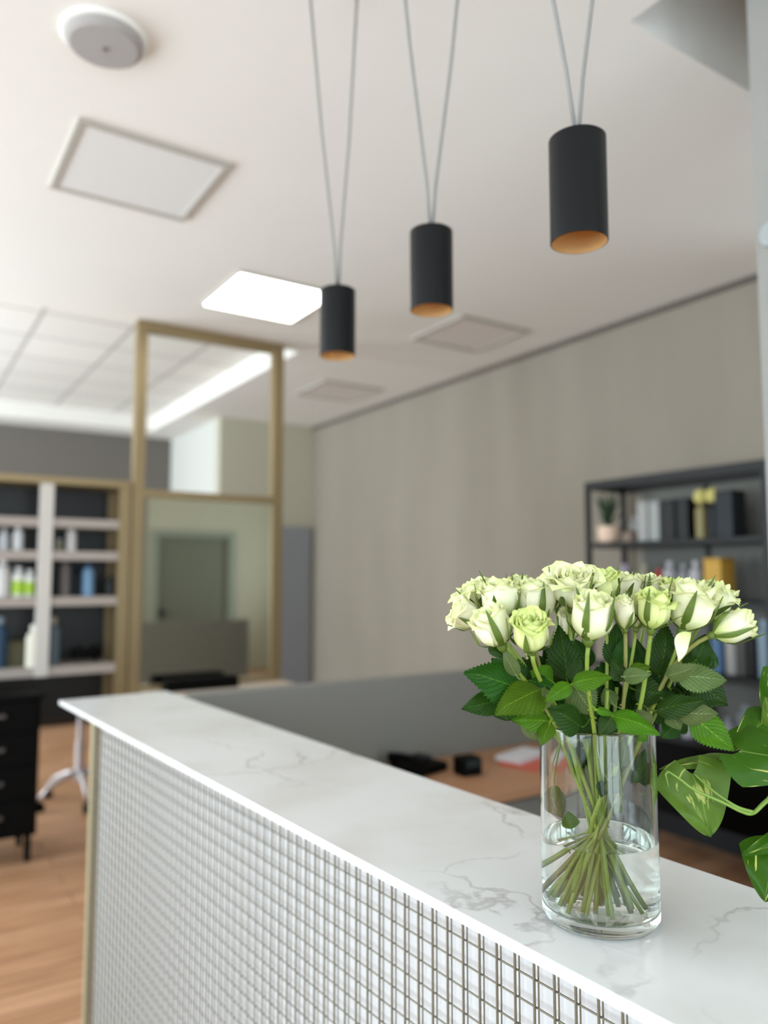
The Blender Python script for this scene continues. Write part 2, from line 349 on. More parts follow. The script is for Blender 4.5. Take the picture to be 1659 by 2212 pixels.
# doors: one on the front wall (seen in the mirror), one on the back wall beside the corner
M_doorg = mat('grey_green_door', (106, 108, 94), .6, var=.04)
M_doorb = mat('blue_grey_door', (138, 141, 146), .6, var=.03)
d = struct(MB().box(3.58, 4.72, -2.09, -2.04, 0.01, 2.15, .004).build('door_1', M_doorg))
f = MB(); f.box(3.46, 3.575, -2.12, -1.97, 0, 2.24); f.box(4.725, 4.84, -2.12, -1.97, 0, 2.24); f.box(3.575, 4.725, -2.12, -1.97, 2.155, 2.24)
f.build('door_frame', mat('door_frame_paint', (140, 146, 133), .6), d)
h = MB(); h.box(3.62, 3.67, -2.04, -2.02, .86, 1.02, .004); h.tube([(3.645, -2.03, .95), (3.645, -1.98, .95), (3.78, -1.98, .95)], .011, 8); h.build('door_handle', M_black, d)
d = struct(MB().box(3.12, 3.955, YB - .05, YB, 0, 2.06, .004).build('door_2', M_doorb))

# ------------------------------------------------------------------ ceiling fittings
def panel_light(x, y, s, lit, label, m_d):
    r = empty('ceiling_panel_light', (x, y, H), label, 'ceiling light', 'square recessed ceiling lights')
    f = MB(); w = .024 if not lit else .012
    for (a, c, e, g) in ((-s, s, -s, -s + w), (-s, s, s - w, s), (-s, -s + w, -s + w, s - w), (s - w, s, -s + w, s - w)): f.box(a, c, e, g, -.014, .002)
    f.build('frame', M_frame, r)
    MB().box(-s + w, s - w, -s + w, s - w, -.008, .001).build('diffuser', m_d, r)
    return r
panel_light(.815, 3.15, .295, False, 'unlit square ceiling light in upper left, nearest the round speaker', M_diff)
panel_light(1.87, 4.18, .31, True, 'glowing white square ceiling light beside the smallest pendant', M_glow)
panel_light(3.33, 4.06, .29, False, 'faint unlit square ceiling light just right of the middle pendant bottom', mat('faint_diffuser', (214, 206, 200), .7))
panel_light(3.38, 6.0, .29, False, 'faint unlit square ceiling light nearest the far right wall corner', bpy.data.materials['faint_diffuser'])
r = empty('ceiling_speaker', (.50, 2.37, H), 'round grey ceiling speaker with white rim in upper left corner', 'speaker')
MB().lathe([(.112, -.012), (.124, -.012), (.129, -.008), (.129, .001)], n=48).build('rim', M_white, r)
MB().lathe([(0, -.040), (.10, -.038), (.112, -.030), (.115, -.012)], n=48).build('grille', M_speaker, r)
MB().lathe([(0, -.045), (.008, -.044), (.009, -.040)], n=16).build('centre_screw', mat('dim_screw', (120, 115, 112), .6), r)

# pendants
def pendant(x, y, z0, a0, a1, label, yo=0.0, R=.05, hh=.19):
    r = empty('pendant_lamp', (x, y, z0), label, 'pendant lamp', 'black cylinder pendants over the counter')
    MB().lathe([(R - .002, 0), (R, .001), (R, hh - .002), (R - .003, hh), (.0, hh + .0005)], n=64).build('lamp_shade', M_lamp, r)
    MB().lathe([(R - .0022, .0005), (R - .003, .02), (R - .008, .09), (.022, .125), (0, .128)], n=64).build('reflector', M_gold, r)
    MB().lathe([(0, .118), (.018, .118), (.02, .124)], n=24).build('bulb', mat('frosted_bulb', (220, 205, 180), .5), r)
    MB().lathe([(.008, 0), (.008, .012), (.004, .02), (0, .02)], c=(0, 0, hh), n=16).build('cable_grip', M_black, r)
    for s, ax in ((-1, a0), (1, a1)):
        top = Vector((ax - x, yo, H - z0)); p0 = Vector((s * .004, 0, hh + .012))
        mid = p0.lerp(top, .12) + Vector((-s * .004, 0, 0))
        MB().tube([p0, mid, p0.lerp(top, .5) + Vector((s * .003, 0, 0)), top], .0038, 8).build('cable', M_cable, r)
    for ax in (a0, a1):
        MB().lathe([(0, -.006), (.009, -.006), (.011, 0)], c=(ax - x, yo, H - z0), n=20).build('ceiling_mount', M_black, r)
    return r
pendant(1.04, 1.846, 2.143, ony(665, -30, 1.79).x, ony(772, -30, 1.79).x, 'smallest and farthest black cylinder pendant, overlapping the lit ceiling panel', -.056)
pendant(1.04, 1.402, 2.143, .93, 1.155, 'middle black cylinder pendant with gold inside, between two others')
pendant(1.0, .912, 2.113, .80, 1.15, 'largest black cylinder pendant with gold inside, nearest on the right')

# ------------------------------------------------------------------ reception counter (own slightly turned frame)
A = Vector((.526, 2.875, 0)); U = Vector((.128, -2.347, 0)).normalized(); V = Vector((-U.y, U.x, 0)); V = V if V.x > 0 else -V
MC = Matrix((( V.x, -U.x, 0, A.x), (V.y, -U.y, 0, A.y), (0, 0, 1, 0), (0, 0, 0, 1)))     # local x -> V (depth), local -y -> U (towards camera)
CT, TH, OV, LEN = 1.10, .014, .10, 3.6
def place(o): o.matrix_world = MC; return o
cnt = place(empty('reception_counter', (0, 0, 0), 'white reception counter front clad in bronze wire mesh', 'counter'))
MB().box(OV + .020, .36, -LEN, -.07, 0, CT - TH).build('counter_body', M_board, cnt)
b = MB()
WY, WZ = .0348, .0343
k = 0; y = -.085
while y > -LEN + .02:
    b.box(OV - .0015, OV + .0015, y - .0014, y + .0014, .02, CT - TH - .001, .0006)
    y -= WY
wm = b.build('mesh_front_wires', M_wire, cnt)
b = MB(); y = -.085
while y > -LEN + .02:
    b.box(OV + .0072, OV + .0088, y - .0009, y + .0009, .02, CT - TH - .001)
    y -= WY
b.build('mesh_rear_wires', M_wire, cnt)
b = MB(); z = .038
while z < CT - TH - .02:
    b.tube([(OV + .0043, -LEN + .01, z), (OV + .0043, -.08, z)], .0014, 8); z += WZ
b.build('mesh_cross_wires', M_wire, cnt)
MB().box(OV - .006, OV + .016, -.078, -.055, 0, CT - TH, .002).build('corner_trim', mat('champagne_trim', (176, 168, 138), .4, metal=.5), cnt)
top = place(tag(MB().box(0, .378, -LEN - .05, 0, CT - TH, CT, .0012).build('countertop', M_marble), 'white marble countertop with grey veins on the mesh reception counter', 'countertop'))
# return wall of the reception, desk behind it
struct(MB().box(.955, 3.05, 2.75, 2.83, 0, 1.095).build('wall_return', M_part))
desk = empty('reception_desk', (2.0, 2.47, 0), 'oak topped desk behind the counter against the grey low wall', 'desk')
MB().box(-.75, .72, -.29, .275, .705, .742, .003).build('desk_top', M_wood, desk)
for x in (-.72, .66): MB().box(x, x + .035, -.26, .27, 0, .705).build('side_panel', M_part, desk)
dr = MB().box(-.1, .64, -.24, .24, .08, .70, .003).build('drawer_unit', M_part, desk)
for i in range(3): MB().box(-.09, .63, -.252, -.24, .10 + i * .2, .285 + i * .2, .002).build('drawer', M_part, desk)
t = empty('desk_telephone', onz(905, 1665, .742), 'black telephone on the oak desk, left of the card terminal', 'telephone', rz=.25)
b = MB().box(-.09, .09, -.08, .08, 0, .035, .01); b.build('base', M_blackp, t)
b = MB(); b.tube([(-.07, -.09, .05), (-.07, -.04, .062), (-.07, .04, .062), (-.07, .09, .05)], [.024, .016, .016, .024], 10); b.build('handset', M_blackp, t)
MB().box(.0, .08, .0, .07, .035, .05, .004).build('display', M_black, t)
t = empty('card_terminal', onz(1010, 1672, .742), 'small black card terminal standing on the oak desk', 'card terminal', rz=-.1)
MB().box(-.045, .045, -.04, .04, 0, .07, .01).build('housing', M_blackp, t)
MB().box(-.032, .032, -.043, -.039, .035, .062, .001).build('screen', mat('dark_teal_screen', (28, 46, 48), .2), t)
p = onz(1150, 1648, .742); t = empty('magazine_stack', p, 'red and white papers lying on the oak desk beside the vase', 'papers', rz=.3)
MB().box(-.12, .12, -.08, .09, 0, .012).build('red_cover', mat('red_cover', (196, 92, 74), .5), t)
MB().box(-.10, .13, .0, .12, .012, .03).build('white_sheets', mat('white_sheets', (205, 205, 208), .6), t)

# ------------------------------------------------------------------ brass station with mirror
SY = 5.0
st = empty('mirror_station', (1.85, SY, 0), 'tall brass framed mirror station with a greenish mirror', 'mirror')
def L(o): return o
cx = 1.85
MB().box(1.315 - cx, 1.385 - cx, -.02, .05, 0, H, .004).build('post', M_brass, st)
MB().box(2.285 - cx, 2.365 - cx, -.02, .05, 0, H, .004).build('post', M_brass, st)
MB().box(1.385 - cx, 2.285 - cx, -.02, .05, 3.13, H, .004).build('top_rail', M_brass, st)
MB().box(1.385 - cx, 2.285 - cx, -.02, .05, 2.035, 2.085, .004).build('cross_rail', M_brass, st)
MB().box(1.385 - cx, 2.285 - cx, .0, .02, .83, 2.035).build('mirror_pane', M_mirror, st)
MB().box(1.385 - cx, 2.285 - cx, .02, .05, .6, 2.035).build('backing', M_black, st)
MB().box(1.39 - cx, 2.37 - cx, -.30, -.02, .765, .80, .004).build('ledge', mat('beige_ledge', (206, 192, 178), .5), st)
MB().box(1.385 - cx, 2.285 - cx, -.02, .0, .80, .83, .002).build('bottom_rail', M_brass, st)
tag(MB().box(-.24, .24, -.055, .055, 0, .075, .008).build('styling_tool_tray', M_blackp, None, (1.745, 4.87, .80)), 'long black tray on the beige ledge under the mirror', 'tray')
# open shelf unit to the left
su = empty('shelf_unit', (.6, 5.15, 0), 'brass framed open shelving with taupe shelves left of the mirror', 'shelving')
cx = .6
for (x0, x1) in ((1.235, 1.305), (-.45, -.38)):
    MB().box(x0 - cx, x1 - cx, -.16, -.10, 0, 2.085, .003).build('brass_post', M_brass, su)
    MB().box(x0 - cx, x1 - cx, .12, .18, 0, 2.085, .003).build('brass_post', M_brass, su)
MB().box(-.45 - cx, 1.305 - cx, -.162, .18, 2.086, 2.13, .003).build('top_board', M_brass, su)
MB().box(.77 - cx, .845 - cx, -.165, -.11, .93, 2.085, .003).build('divider_post', M_divider, su)
for z in (1.848, 1.648, 1.370, .955):
    MB().box(-.38 - cx, 1.235 - cx, -.155 if z < 2 else 0, .16, z - .025, z + .03, .003).build('shelf', M_shelf, su)
MB().box(-.38 - cx, 1.235 - cx, .162, .175, .62, 2.085).build('back_panel', M_smoke, su)

def col(c, rough=.45): 
    n = 'colour_%02x%02x%02x' % c
    return bpy.data.materials.get(n) or mat(n, c, rough, var=.04, spec=.25)
def bottle(name, p, r, h, c, label, cat='bottle', capc=(230, 230, 228), group=None, band=None, pump=False, sq=False):
    k_ = .80 if p[0] > 3 else .93  # goods on the right rack get darker colours for the weaker light there
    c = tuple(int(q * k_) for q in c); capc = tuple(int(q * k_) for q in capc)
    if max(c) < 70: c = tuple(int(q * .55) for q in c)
    e = empty(name, p, label, cat, group)
    if sq:
        MB().box(-r, r, -r * .8, r * .8, 0, h, min(.006, r * .2)).build('body', col(c), e)
        MB().box(-r * 1.002, r * 1.002, -r * .81, r * .81, h * .90, h * 1.002, .001).build('lid_flap', col(tuple(max(0, x - 14) for x in c)), e)
    else:
        MB().lathe([(0, 0), (r * .92, 0), (r, r * .12), (r, h * .68), (r * .85, h * .78), (r * .42, h * .84), (r * .4, h * .86)], n=24).build('body', col(c), e)
        MB().lathe([(r * .45, h * .85), (r * .5, h * .86), (r * .5, h * .99), (r * .4, h), (0, h)], n=20).build('cap', col(capc), e)
        if pump:
            MB().tube([(0, 0, h), (0, 0, h * 1.12), (r * .9, 0, h * 1.12)], r * .14, 8).build('pump_head', col(capc), e)
    if band: MB().lathe([(r * 1.01, h * .1), (r * 1.01, h * .55)], n=24).build('printed_band', col(band), e)
    return e
SZ = {1: 1.878, 2: 1.678, 3: 1.400, 4: .985}
def onshelf(u, s, y=5.09): q = ony(u, 1200, y); return (q.x, y, SZ[s] + .0005)
bottle('pump_bottle', onshelf(38, 2), .030, .15, (214, 214, 214), 'white pump bottle on second shelf from top, left of the pale divider', pump=True)
bottle('cosmetic_jar', onshelf(8, 2), .028, .13, (190, 192, 194), 'grey white bottle at left frame edge on second shelf from top', capc=(200, 200, 200))
bottle('white_bottle', onshelf(153, 2), .030, .165, (226, 224, 222), 'white bottle alone right of the divider on second shelf from top')
bottle('beige_jar', onshelf(128, 2, 5.15), .026, .08, (150, 142, 122), 'small beige jar beside the divider on second shelf from top', 'jar')
bottle('white_bottle', onshelf(8, 3), .042, .23, (212, 210, 208), 'tall white bottle at left frame edge on third shelf')
bottle('shampoo_bottle', onshelf(42, 3), .038, .18, (228, 230, 224), 'left one of two white and lime green bottles on third shelf', band=(158, 192, 62), group='lime banded bottles')
bottle('shampoo_bottle', onshelf(66, 3), .034, .165, (228, 230, 224), 'right one of two white and lime green bottles on third shelf', band=(158, 192, 62), group='lime banded bottles')
bottle('spray_bottle', onshelf(143, 3), .032, .25, (112, 106, 104), 'grey brown bottle with pale cap right of divider on third shelf', capc=(150, 150, 152))
bottle('dark_blue_bottle', onshelf(168, 3, 5.15), .030, .2, (28, 50, 72), 'dark blue bottle behind the bright blue bottle on third shelf', capc=(24, 40, 58))
bottle('blue_bottle', onshelf(192, 3), .036, .215, (120, 156, 190), 'bright light blue bottle on third shelf right of divider', capc=(40, 70, 100))
bottle('dark_jar', onshelf(240, 3), .032, .13, (58, 60, 60), 'dark grey jar near the brass post on third shelf', 'jar', capc=(44, 46, 46))
bottle('navy_bottle', onshelf(8, 4), .042, .30, (40, 66, 88), 'navy bottle with grey cap at left frame edge on bottom shelf', capc=(120, 130, 140))
bottle('cream_bottle', onshelf(80, 4, 5.04), .044, .25, (226, 222, 204), 'cream bottle standing in front of the divider on bottom shelf', capc=(232, 230, 216))
bottle('grey_blue_tube', onshelf(122, 4), .036, .29, (96, 112, 120), 'tall grey blue can with beige cap on bottom shelf', 'can', capc=(170, 160, 146))
bottle('olive_box', onshelf(35, 4, 5.2), .085, .15, (104, 98, 70), 'low olive box behind the cream bottle on bottom shelf', 'box', sq=True)
e = empty('hair_dryer', onshelf(192, 4), 'black hair dryer lying on bottom shelf near the brass post', 'hair dryer')
b = MB(); b.tube([(-.09, 0, .06), (-.02, 0, .07), (.05, 0, .07), (.09, 0, .07)], [.024, .035, .042, .03], 14); b.build('barrel', M_blackp, e)
b = MB(); b.tube([(.05, 0, .06), (.06, 0, 0.011)], [.018, .013], 10); b.build('handle', M_blackp, e)
MB().lathe([(0, 0), (.02, 0), (.02, .012), (0, .012)], c=(-.0, 0, .096), n=16).build('button', col((60, 60, 66)), e)

# ------------------------------------------------------------------ trolley, stool, far cabinet
tr = empty('salon_trolley', (.44, 4.78, 0), 'black salon trolley with silver drawer handles at the left edge', 'trolley')
MB().box(-.31, .31, -.18, .18, .14, .86, .012).build('body', M_blackp, tr)
MB().box(-.33, .33, -.2, .2, .862, .885, .008).build('top_tray', M_blackp, tr)
for i, z in enumerate((.17, .345, .52, .695)):
    dd = MB().box(-.295, .295, -.192, -.181, z, z + .16, .004).build('drawer', M_blackp, tr)
    MB().tube([(-.1, -.192, z + .09), (-.1, -.215, z + .09), (.13, -.215, z + .09), (.13, -.192, z + .09)], .011, 8).build('handle', mat('dull_silver', (150, 150, 154), .35, metal=.8) if i == 0 else bpy.data.materials['dull_silver'], dd)
for sx in (-1, 1):
    for sy in (-1, 1):
        b = MB(); b.tube([(sx * .27 - .012, sy * .15, .045), (sx * .27 + .012, sy * .15, .045)], .045, 18); b.box(sx * .27 - .016, sx * .27 + .016, sy * .15 - .012, sy * .15 + .012, .05, .142); b.build('caster', M_blackp, tr)
MB().box(-.3, .3, -.02, .02, .10, .139).build('base_frame', M_blackp, tr)
sp = ony(170, 1690, 5.6)
stl = empty('swivel_stool', (sp.x, 5.6, 0), 'black salon stool with chrome star base beyond the trolley', 'stool')
MB().lathe([(0, .60), (.16, .60), (.18, .63), (.18, .66), (.15, .69), (0, .695)], n=32).build('seat', M_blackp, stl)
MB().lathe([(0, .15), (.028, .15), (.028, .40), (.02, .41), (.02, .60), (0, .60)], n=20).build('gas_column', mat('satin_grey_metal', (190, 182, 182), .4, metal=.4), stl)
for k in range(5):
    a = 2 * math.pi * k / 5 + 3.45
    c, s = math.cos(a), math.sin(a)
    lg = MB().tube([(0, 0, .2), (c * .1, s * .1, .19), (c * .2, s * .2, .15), (c * .27, s * .27, .085)], [.024, .02, .016, .014], 8).build('leg', bpy.data.materials['satin_grey_metal'], stl)
    b = MB(); t_ = Vector((-s, c, 0)); q = Vector((c * .27, s * .27, .032)); b.tube([q - t_ * .02, q + t_ * .02], .031, 14); b.tube([(c * .27, s * .27, .04), (c * .27, s * .27, .085)], .009, 6); b.build('caster', M_blackp, lg)
fc = empty('low_cabinet', (.9, 8.75, 0), 'dark low cabinet at the far end behind the shelving', 'cabinet')
MB().box(-1.9, 1.5, -.25, .25, .05, .84, .01).build('body', mat('dark_brown_wood', (48, 38, 30), .5, var=.2, scale=5), fc)
MB().box(-1.92, 1.52, -.27, .25, .84, .88, .006).build('cabinet_top', M_smoke, fc)
for i in range(4): 
    dd = MB().box(-1.88 + i * .85, -1.05 + i * .85, -.27, -.25, .07, .82, .003).build('door', bpy.data.materials['dark_brown_wood'], fc)
MB().box(-1.85, 1.45, -.2, .2, 0, .05).build('plinth', M_black, fc)

# ------------------------------------------------------------------ black rack on the right
RKX0, RKX1, RY0, RY1 = 3.6, 3.95, 2.12, 3.285
rk = empty('metal_rack', ((RKX0 + RKX1) / 2, (RY0 + RY1) / 2, 0), 'black metal shelving rack against the right wall behind the roses', 'rack')
ox, oy = (RKX0 + RKX1) / 2, (RY0 + RY1) / 2
for x in (RKX0, RKX1 - .028):
    for y in (RY0, RY1 - .028):
        MB().box(x - ox, x + .028 - ox, y - oy, y + .028 - oy, 0, 2.10, .002).build('post', M_black, rk)
MB().box(RKX1 - .028 - ox, RKX1 - ox, 2.66 - oy, 2.688 - oy, .6, 2.06, .002).build('rear_post', M_black, rk)
f = MB()
f.box(RKX0 - ox, RKX0 + .03 - ox, RY0 + .028 - oy, RY1 - .028 - oy, 2.05, 2.10); f.box(RKX1 - .03 - ox, RKX1 - ox, RY0 + .028 - oy, RY1 - .028 - oy, 2.05, 2.10)
f.box(RKX0 + .03 - ox, RKX1 - .03 - ox, RY1 - .026 - oy, RY1 - .002 - oy, 2.05, 2.10); f.box(RKX0 + .03 - ox, RKX1 - .03 - ox, RY0 + .002 - oy, RY0 + .028 - oy, 2.05, 2.10)
f.build('top_frame', M_black, rk)
RS = [1.725, 1.395, 1.02, .665]
for z in RS: MB().box(RKX0 + .002 - ox, RKX1 - .002 - ox, RY0 + .03 - oy, RY1 - .03 - oy, z - .03, z, .002).build('shelf', M_black, rk)
MB().box(RKX1 - .02 - ox, RKX1 - .014 - ox, RY0 + .03 - oy, 2.655 - oy, .66, 2.05).build('back_screen', mat('grey_back_screen', (92, 92, 86), .7), rk)  # grey sheets stand in for the shade at the rack's back
MB().box(RKX1 - .02 - ox, RKX1 - .014 - ox, 2.69 - oy, 3.12 - oy, .66, 2.05).build('back_screen', bpy.data.materials['grey_back_screen'], rk)
MB().box(RKX0 + .005 - ox, RKX1 - .03 - ox, RY0 + .03 - oy, RY1 - .03 - oy, .25, .63, .004).build('base_cabinet', M_blackp, rk)
def onrack(u, s, x=3.7): q = onx(u, 1300, x); return (x, q.y, RS[s] + .0005)
P0 = onrack(1318, 0, 3.68)
e = empty('potted_plant', P0, 'small green plant in a blush pink pot on the rack top shelf', 'plant')
MB().lathe([(0, 0), (.045, 0), (.062, .02), (.068, .10), (.062, .10), (.055, .09), (0, .09)], n=28).build('pot', col((214, 186, 164)), e)
b = MB(); rg = random.Random(3)
for k in range(46):
    a = rg.uniform(0, 6.28); rr = rg.uniform(.01, .05); hh = rg.uniform(.1, .24)
    b.tube([(0, 0, .085), (math.cos(a) * rr, math.sin(a) * rr, .09 + hh * .6), (math.cos(a) * rr * 2.1, math.sin(a) * rr * 2.1, .09 + hh)], [.003, .006, .0008], 4)
b.build('foliage', mat('deep_green_foliage', (36, 62, 34), .6, var=.3), e)
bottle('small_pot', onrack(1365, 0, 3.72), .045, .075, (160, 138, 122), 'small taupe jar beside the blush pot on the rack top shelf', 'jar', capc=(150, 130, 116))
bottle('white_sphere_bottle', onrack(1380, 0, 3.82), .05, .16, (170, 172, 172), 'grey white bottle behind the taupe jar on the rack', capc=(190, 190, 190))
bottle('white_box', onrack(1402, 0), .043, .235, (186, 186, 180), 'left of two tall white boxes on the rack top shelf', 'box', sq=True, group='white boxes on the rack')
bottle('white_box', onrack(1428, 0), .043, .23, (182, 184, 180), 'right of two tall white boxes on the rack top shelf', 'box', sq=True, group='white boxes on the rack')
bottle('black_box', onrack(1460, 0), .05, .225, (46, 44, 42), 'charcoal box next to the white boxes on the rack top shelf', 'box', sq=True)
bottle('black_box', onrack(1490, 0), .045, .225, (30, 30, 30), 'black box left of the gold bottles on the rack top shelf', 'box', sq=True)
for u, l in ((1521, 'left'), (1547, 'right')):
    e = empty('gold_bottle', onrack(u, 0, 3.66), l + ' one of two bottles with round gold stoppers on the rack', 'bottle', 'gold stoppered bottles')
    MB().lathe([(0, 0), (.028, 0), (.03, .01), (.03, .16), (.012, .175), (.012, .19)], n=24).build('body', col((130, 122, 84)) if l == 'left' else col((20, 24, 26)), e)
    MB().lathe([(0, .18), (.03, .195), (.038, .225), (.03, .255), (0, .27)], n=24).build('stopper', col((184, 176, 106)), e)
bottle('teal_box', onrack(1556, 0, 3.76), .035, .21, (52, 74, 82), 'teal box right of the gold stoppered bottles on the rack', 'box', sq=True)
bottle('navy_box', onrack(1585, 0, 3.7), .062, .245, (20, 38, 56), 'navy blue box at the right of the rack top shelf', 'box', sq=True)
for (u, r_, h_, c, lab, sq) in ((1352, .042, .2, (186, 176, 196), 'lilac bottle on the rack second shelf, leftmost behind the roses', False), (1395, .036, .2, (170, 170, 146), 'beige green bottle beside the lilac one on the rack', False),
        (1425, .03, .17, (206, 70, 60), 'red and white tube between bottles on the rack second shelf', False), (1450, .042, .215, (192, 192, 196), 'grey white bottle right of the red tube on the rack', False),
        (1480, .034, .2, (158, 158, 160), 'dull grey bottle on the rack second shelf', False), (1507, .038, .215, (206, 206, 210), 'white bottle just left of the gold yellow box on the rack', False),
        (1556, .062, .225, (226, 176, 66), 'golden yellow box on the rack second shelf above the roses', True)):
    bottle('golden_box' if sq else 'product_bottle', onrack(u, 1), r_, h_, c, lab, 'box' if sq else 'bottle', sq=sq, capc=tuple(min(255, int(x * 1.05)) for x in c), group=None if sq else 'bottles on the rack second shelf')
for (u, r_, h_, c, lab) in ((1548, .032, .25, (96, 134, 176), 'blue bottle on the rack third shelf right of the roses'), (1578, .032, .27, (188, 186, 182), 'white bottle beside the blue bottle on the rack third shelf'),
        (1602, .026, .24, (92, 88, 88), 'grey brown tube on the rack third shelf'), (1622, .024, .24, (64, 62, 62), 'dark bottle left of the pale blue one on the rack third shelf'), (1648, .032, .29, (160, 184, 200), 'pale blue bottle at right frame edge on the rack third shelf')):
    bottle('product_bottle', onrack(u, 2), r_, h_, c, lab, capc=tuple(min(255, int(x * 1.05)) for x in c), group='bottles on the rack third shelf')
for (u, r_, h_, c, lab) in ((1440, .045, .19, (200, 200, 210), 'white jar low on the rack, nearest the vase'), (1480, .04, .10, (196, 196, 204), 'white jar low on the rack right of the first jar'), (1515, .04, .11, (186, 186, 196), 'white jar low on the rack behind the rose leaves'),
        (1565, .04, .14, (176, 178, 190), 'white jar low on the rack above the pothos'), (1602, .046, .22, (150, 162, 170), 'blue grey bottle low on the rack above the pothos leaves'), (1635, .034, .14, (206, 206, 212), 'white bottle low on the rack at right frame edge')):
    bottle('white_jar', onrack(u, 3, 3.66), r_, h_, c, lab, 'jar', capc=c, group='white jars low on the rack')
q = onx(1668, 503, 1.975); e = empty('wall_disc', (1.975, q.y, q.z), 'round pale fitting on the plaster pier at right edge', 'wall fitting')
b = MB(); b.lathe([(0, .012), (.028, .012), (.036, .008), (.039, 0)], n=32); b.xf(Matrix.Rotation(-R90, 4, 'Y')); b.build('cover', mat('pale_fitting', (150, 155, 154), .4), e)

# ------------------------------------------------------------------ vase and water
VX, VY, VR, VH = .78, .70, .0725, .24
vase = empty('glass_vase', (VX, VY, CT), 'clear cylindrical glass vase on the marble countertop', 'vase')
MB().lathe([(0, .0004), (.060, .0004), (.0685, .0025), (.0722, .008), (VR, .016), (VR, VH - .0015), (VR - .0015, VH), (VR - .003, VH), (VR - .0042, VH - .0015), (VR - .0042, .022), (VR - .007, .0165), (VR - .012, .0145), (0, .0135)], n=96).build('glass_body', M_glass, vase)
WL = .101
tag(MB().lathe([(0, .0134), (VR - .012, .0144), (VR - .0068, .0164), (VR - .0040, .022), (VR - .0040, WL), (VR - .0055, WL - .0012), (0, WL - .0014)], n=96).build('vase_water', M_water, None, (VX, VY, CT)), 'clear water filling the lower part of the rose vase', 'water')

# ------------------------------------------------------------------ plant builders
def leaf_mesh(bm, B, T, W, nh, droop=.12, fold=.25, serr=True, rg=None, petiole=None, curl=0.0, heart=False):
    """one leaf blade from base B to tip T, width W, facing nh; UV x across (0.5 = midrib), y along"""
    rg = rg or rnd
    Y = (T - B); Ln = Y.length; Y.normalize(); Z = (nh - Y * nh.dot(Y)).normalized(); X = Y.cross(Z)
    uvl = bm.loops.layers.uv.verify(); nu, nv = (14, 22) if heart else (10, 34)
    tw = rg.uniform(-.35, .35); wav = rg.uniform(0, 6)
    vs_ = {}
    for j in range(nv + 1):
        t = j / nv
        if heart: w = (min(1, (t + .02) / .24) ** .55) * ((1 - t) ** .72) * 1.18 + .004
        else: w = max(.012, math.sin(math.pi * min(1, t ** .68)) ** .86 * (1.06 - .22 * t))
        if serr and 0 < j < nv: w *= 1.0 + (.07 if j % 2 else -.07)
        for i in range(nu + 1):
            u = i / nu * 2 - 1; x = u * w * W / 2; y = t * Ln
            if heart: y -= .26 * Ln * abs(u) ** 1.3 * (1 - t) ** 2.5
            elif serr: y += .018 * Ln * abs(u) ** 3 * (1 if j % 2 else 0)
            z = -fold * abs(u) ** 1.2 * w * W / 2 + droop * Ln * (4 * t * (1 - t)) + curl * W * u * u * math.sin(t * 5 + wav) * .3
            z += .02 * W * math.sin(9 * t + 5 * u + wav)
            a = tw * t; x, z = x * math.cos(a) - z * math.sin(a), x * math.sin(a) + z * math.cos(a)
            vs_[i, j] = bm.verts.new(B + X * x + Y * y + Z * z)
    for j in range(nv):
        for i in range(nu):
            f = bm.faces.new((vs_[i, j], vs_[i + 1, j], vs_[i + 1, j + 1], vs_[i, j + 1])); f.smooth = True
            for l, (a, c) in zip(f.loops, ((i, j), (i + 1, j), (i + 1, j + 1), (i, j + 1))): l[uvl].uv = (a / nu, c / nv)
    if petiole is not None:
        pts = bez(petiole, petiole.lerp(B, .4) + Vector((0, 0, .004)), B - Y * .008, B + Y * .003, 6); n = 6; rings = []
        for p in pts: rings.append([bm.verts.new(p + (X * math.cos(k * math.pi / 3) + Z * math.sin(k * math.pi / 3)) * (.0011 if not heart else .002)) for k in range(n)])
        for a, c in zip(rings, rings[1:]):
            for k in range(n):
                f = bm.faces.new((a[k], a[(k + 1) % n], c[(k + 1) % n], c[k])); f.smooth = True
                for l in f.loops: l[uvl].uv = (.5, .5)
def raw(bm, name, m, parent, off):
    bm.transform(Matrix.Translation(-off)); me = bpy.data.meshes.new(name); bm.to_mesh(me); bm.free()
    return link(name, me, m, parent)

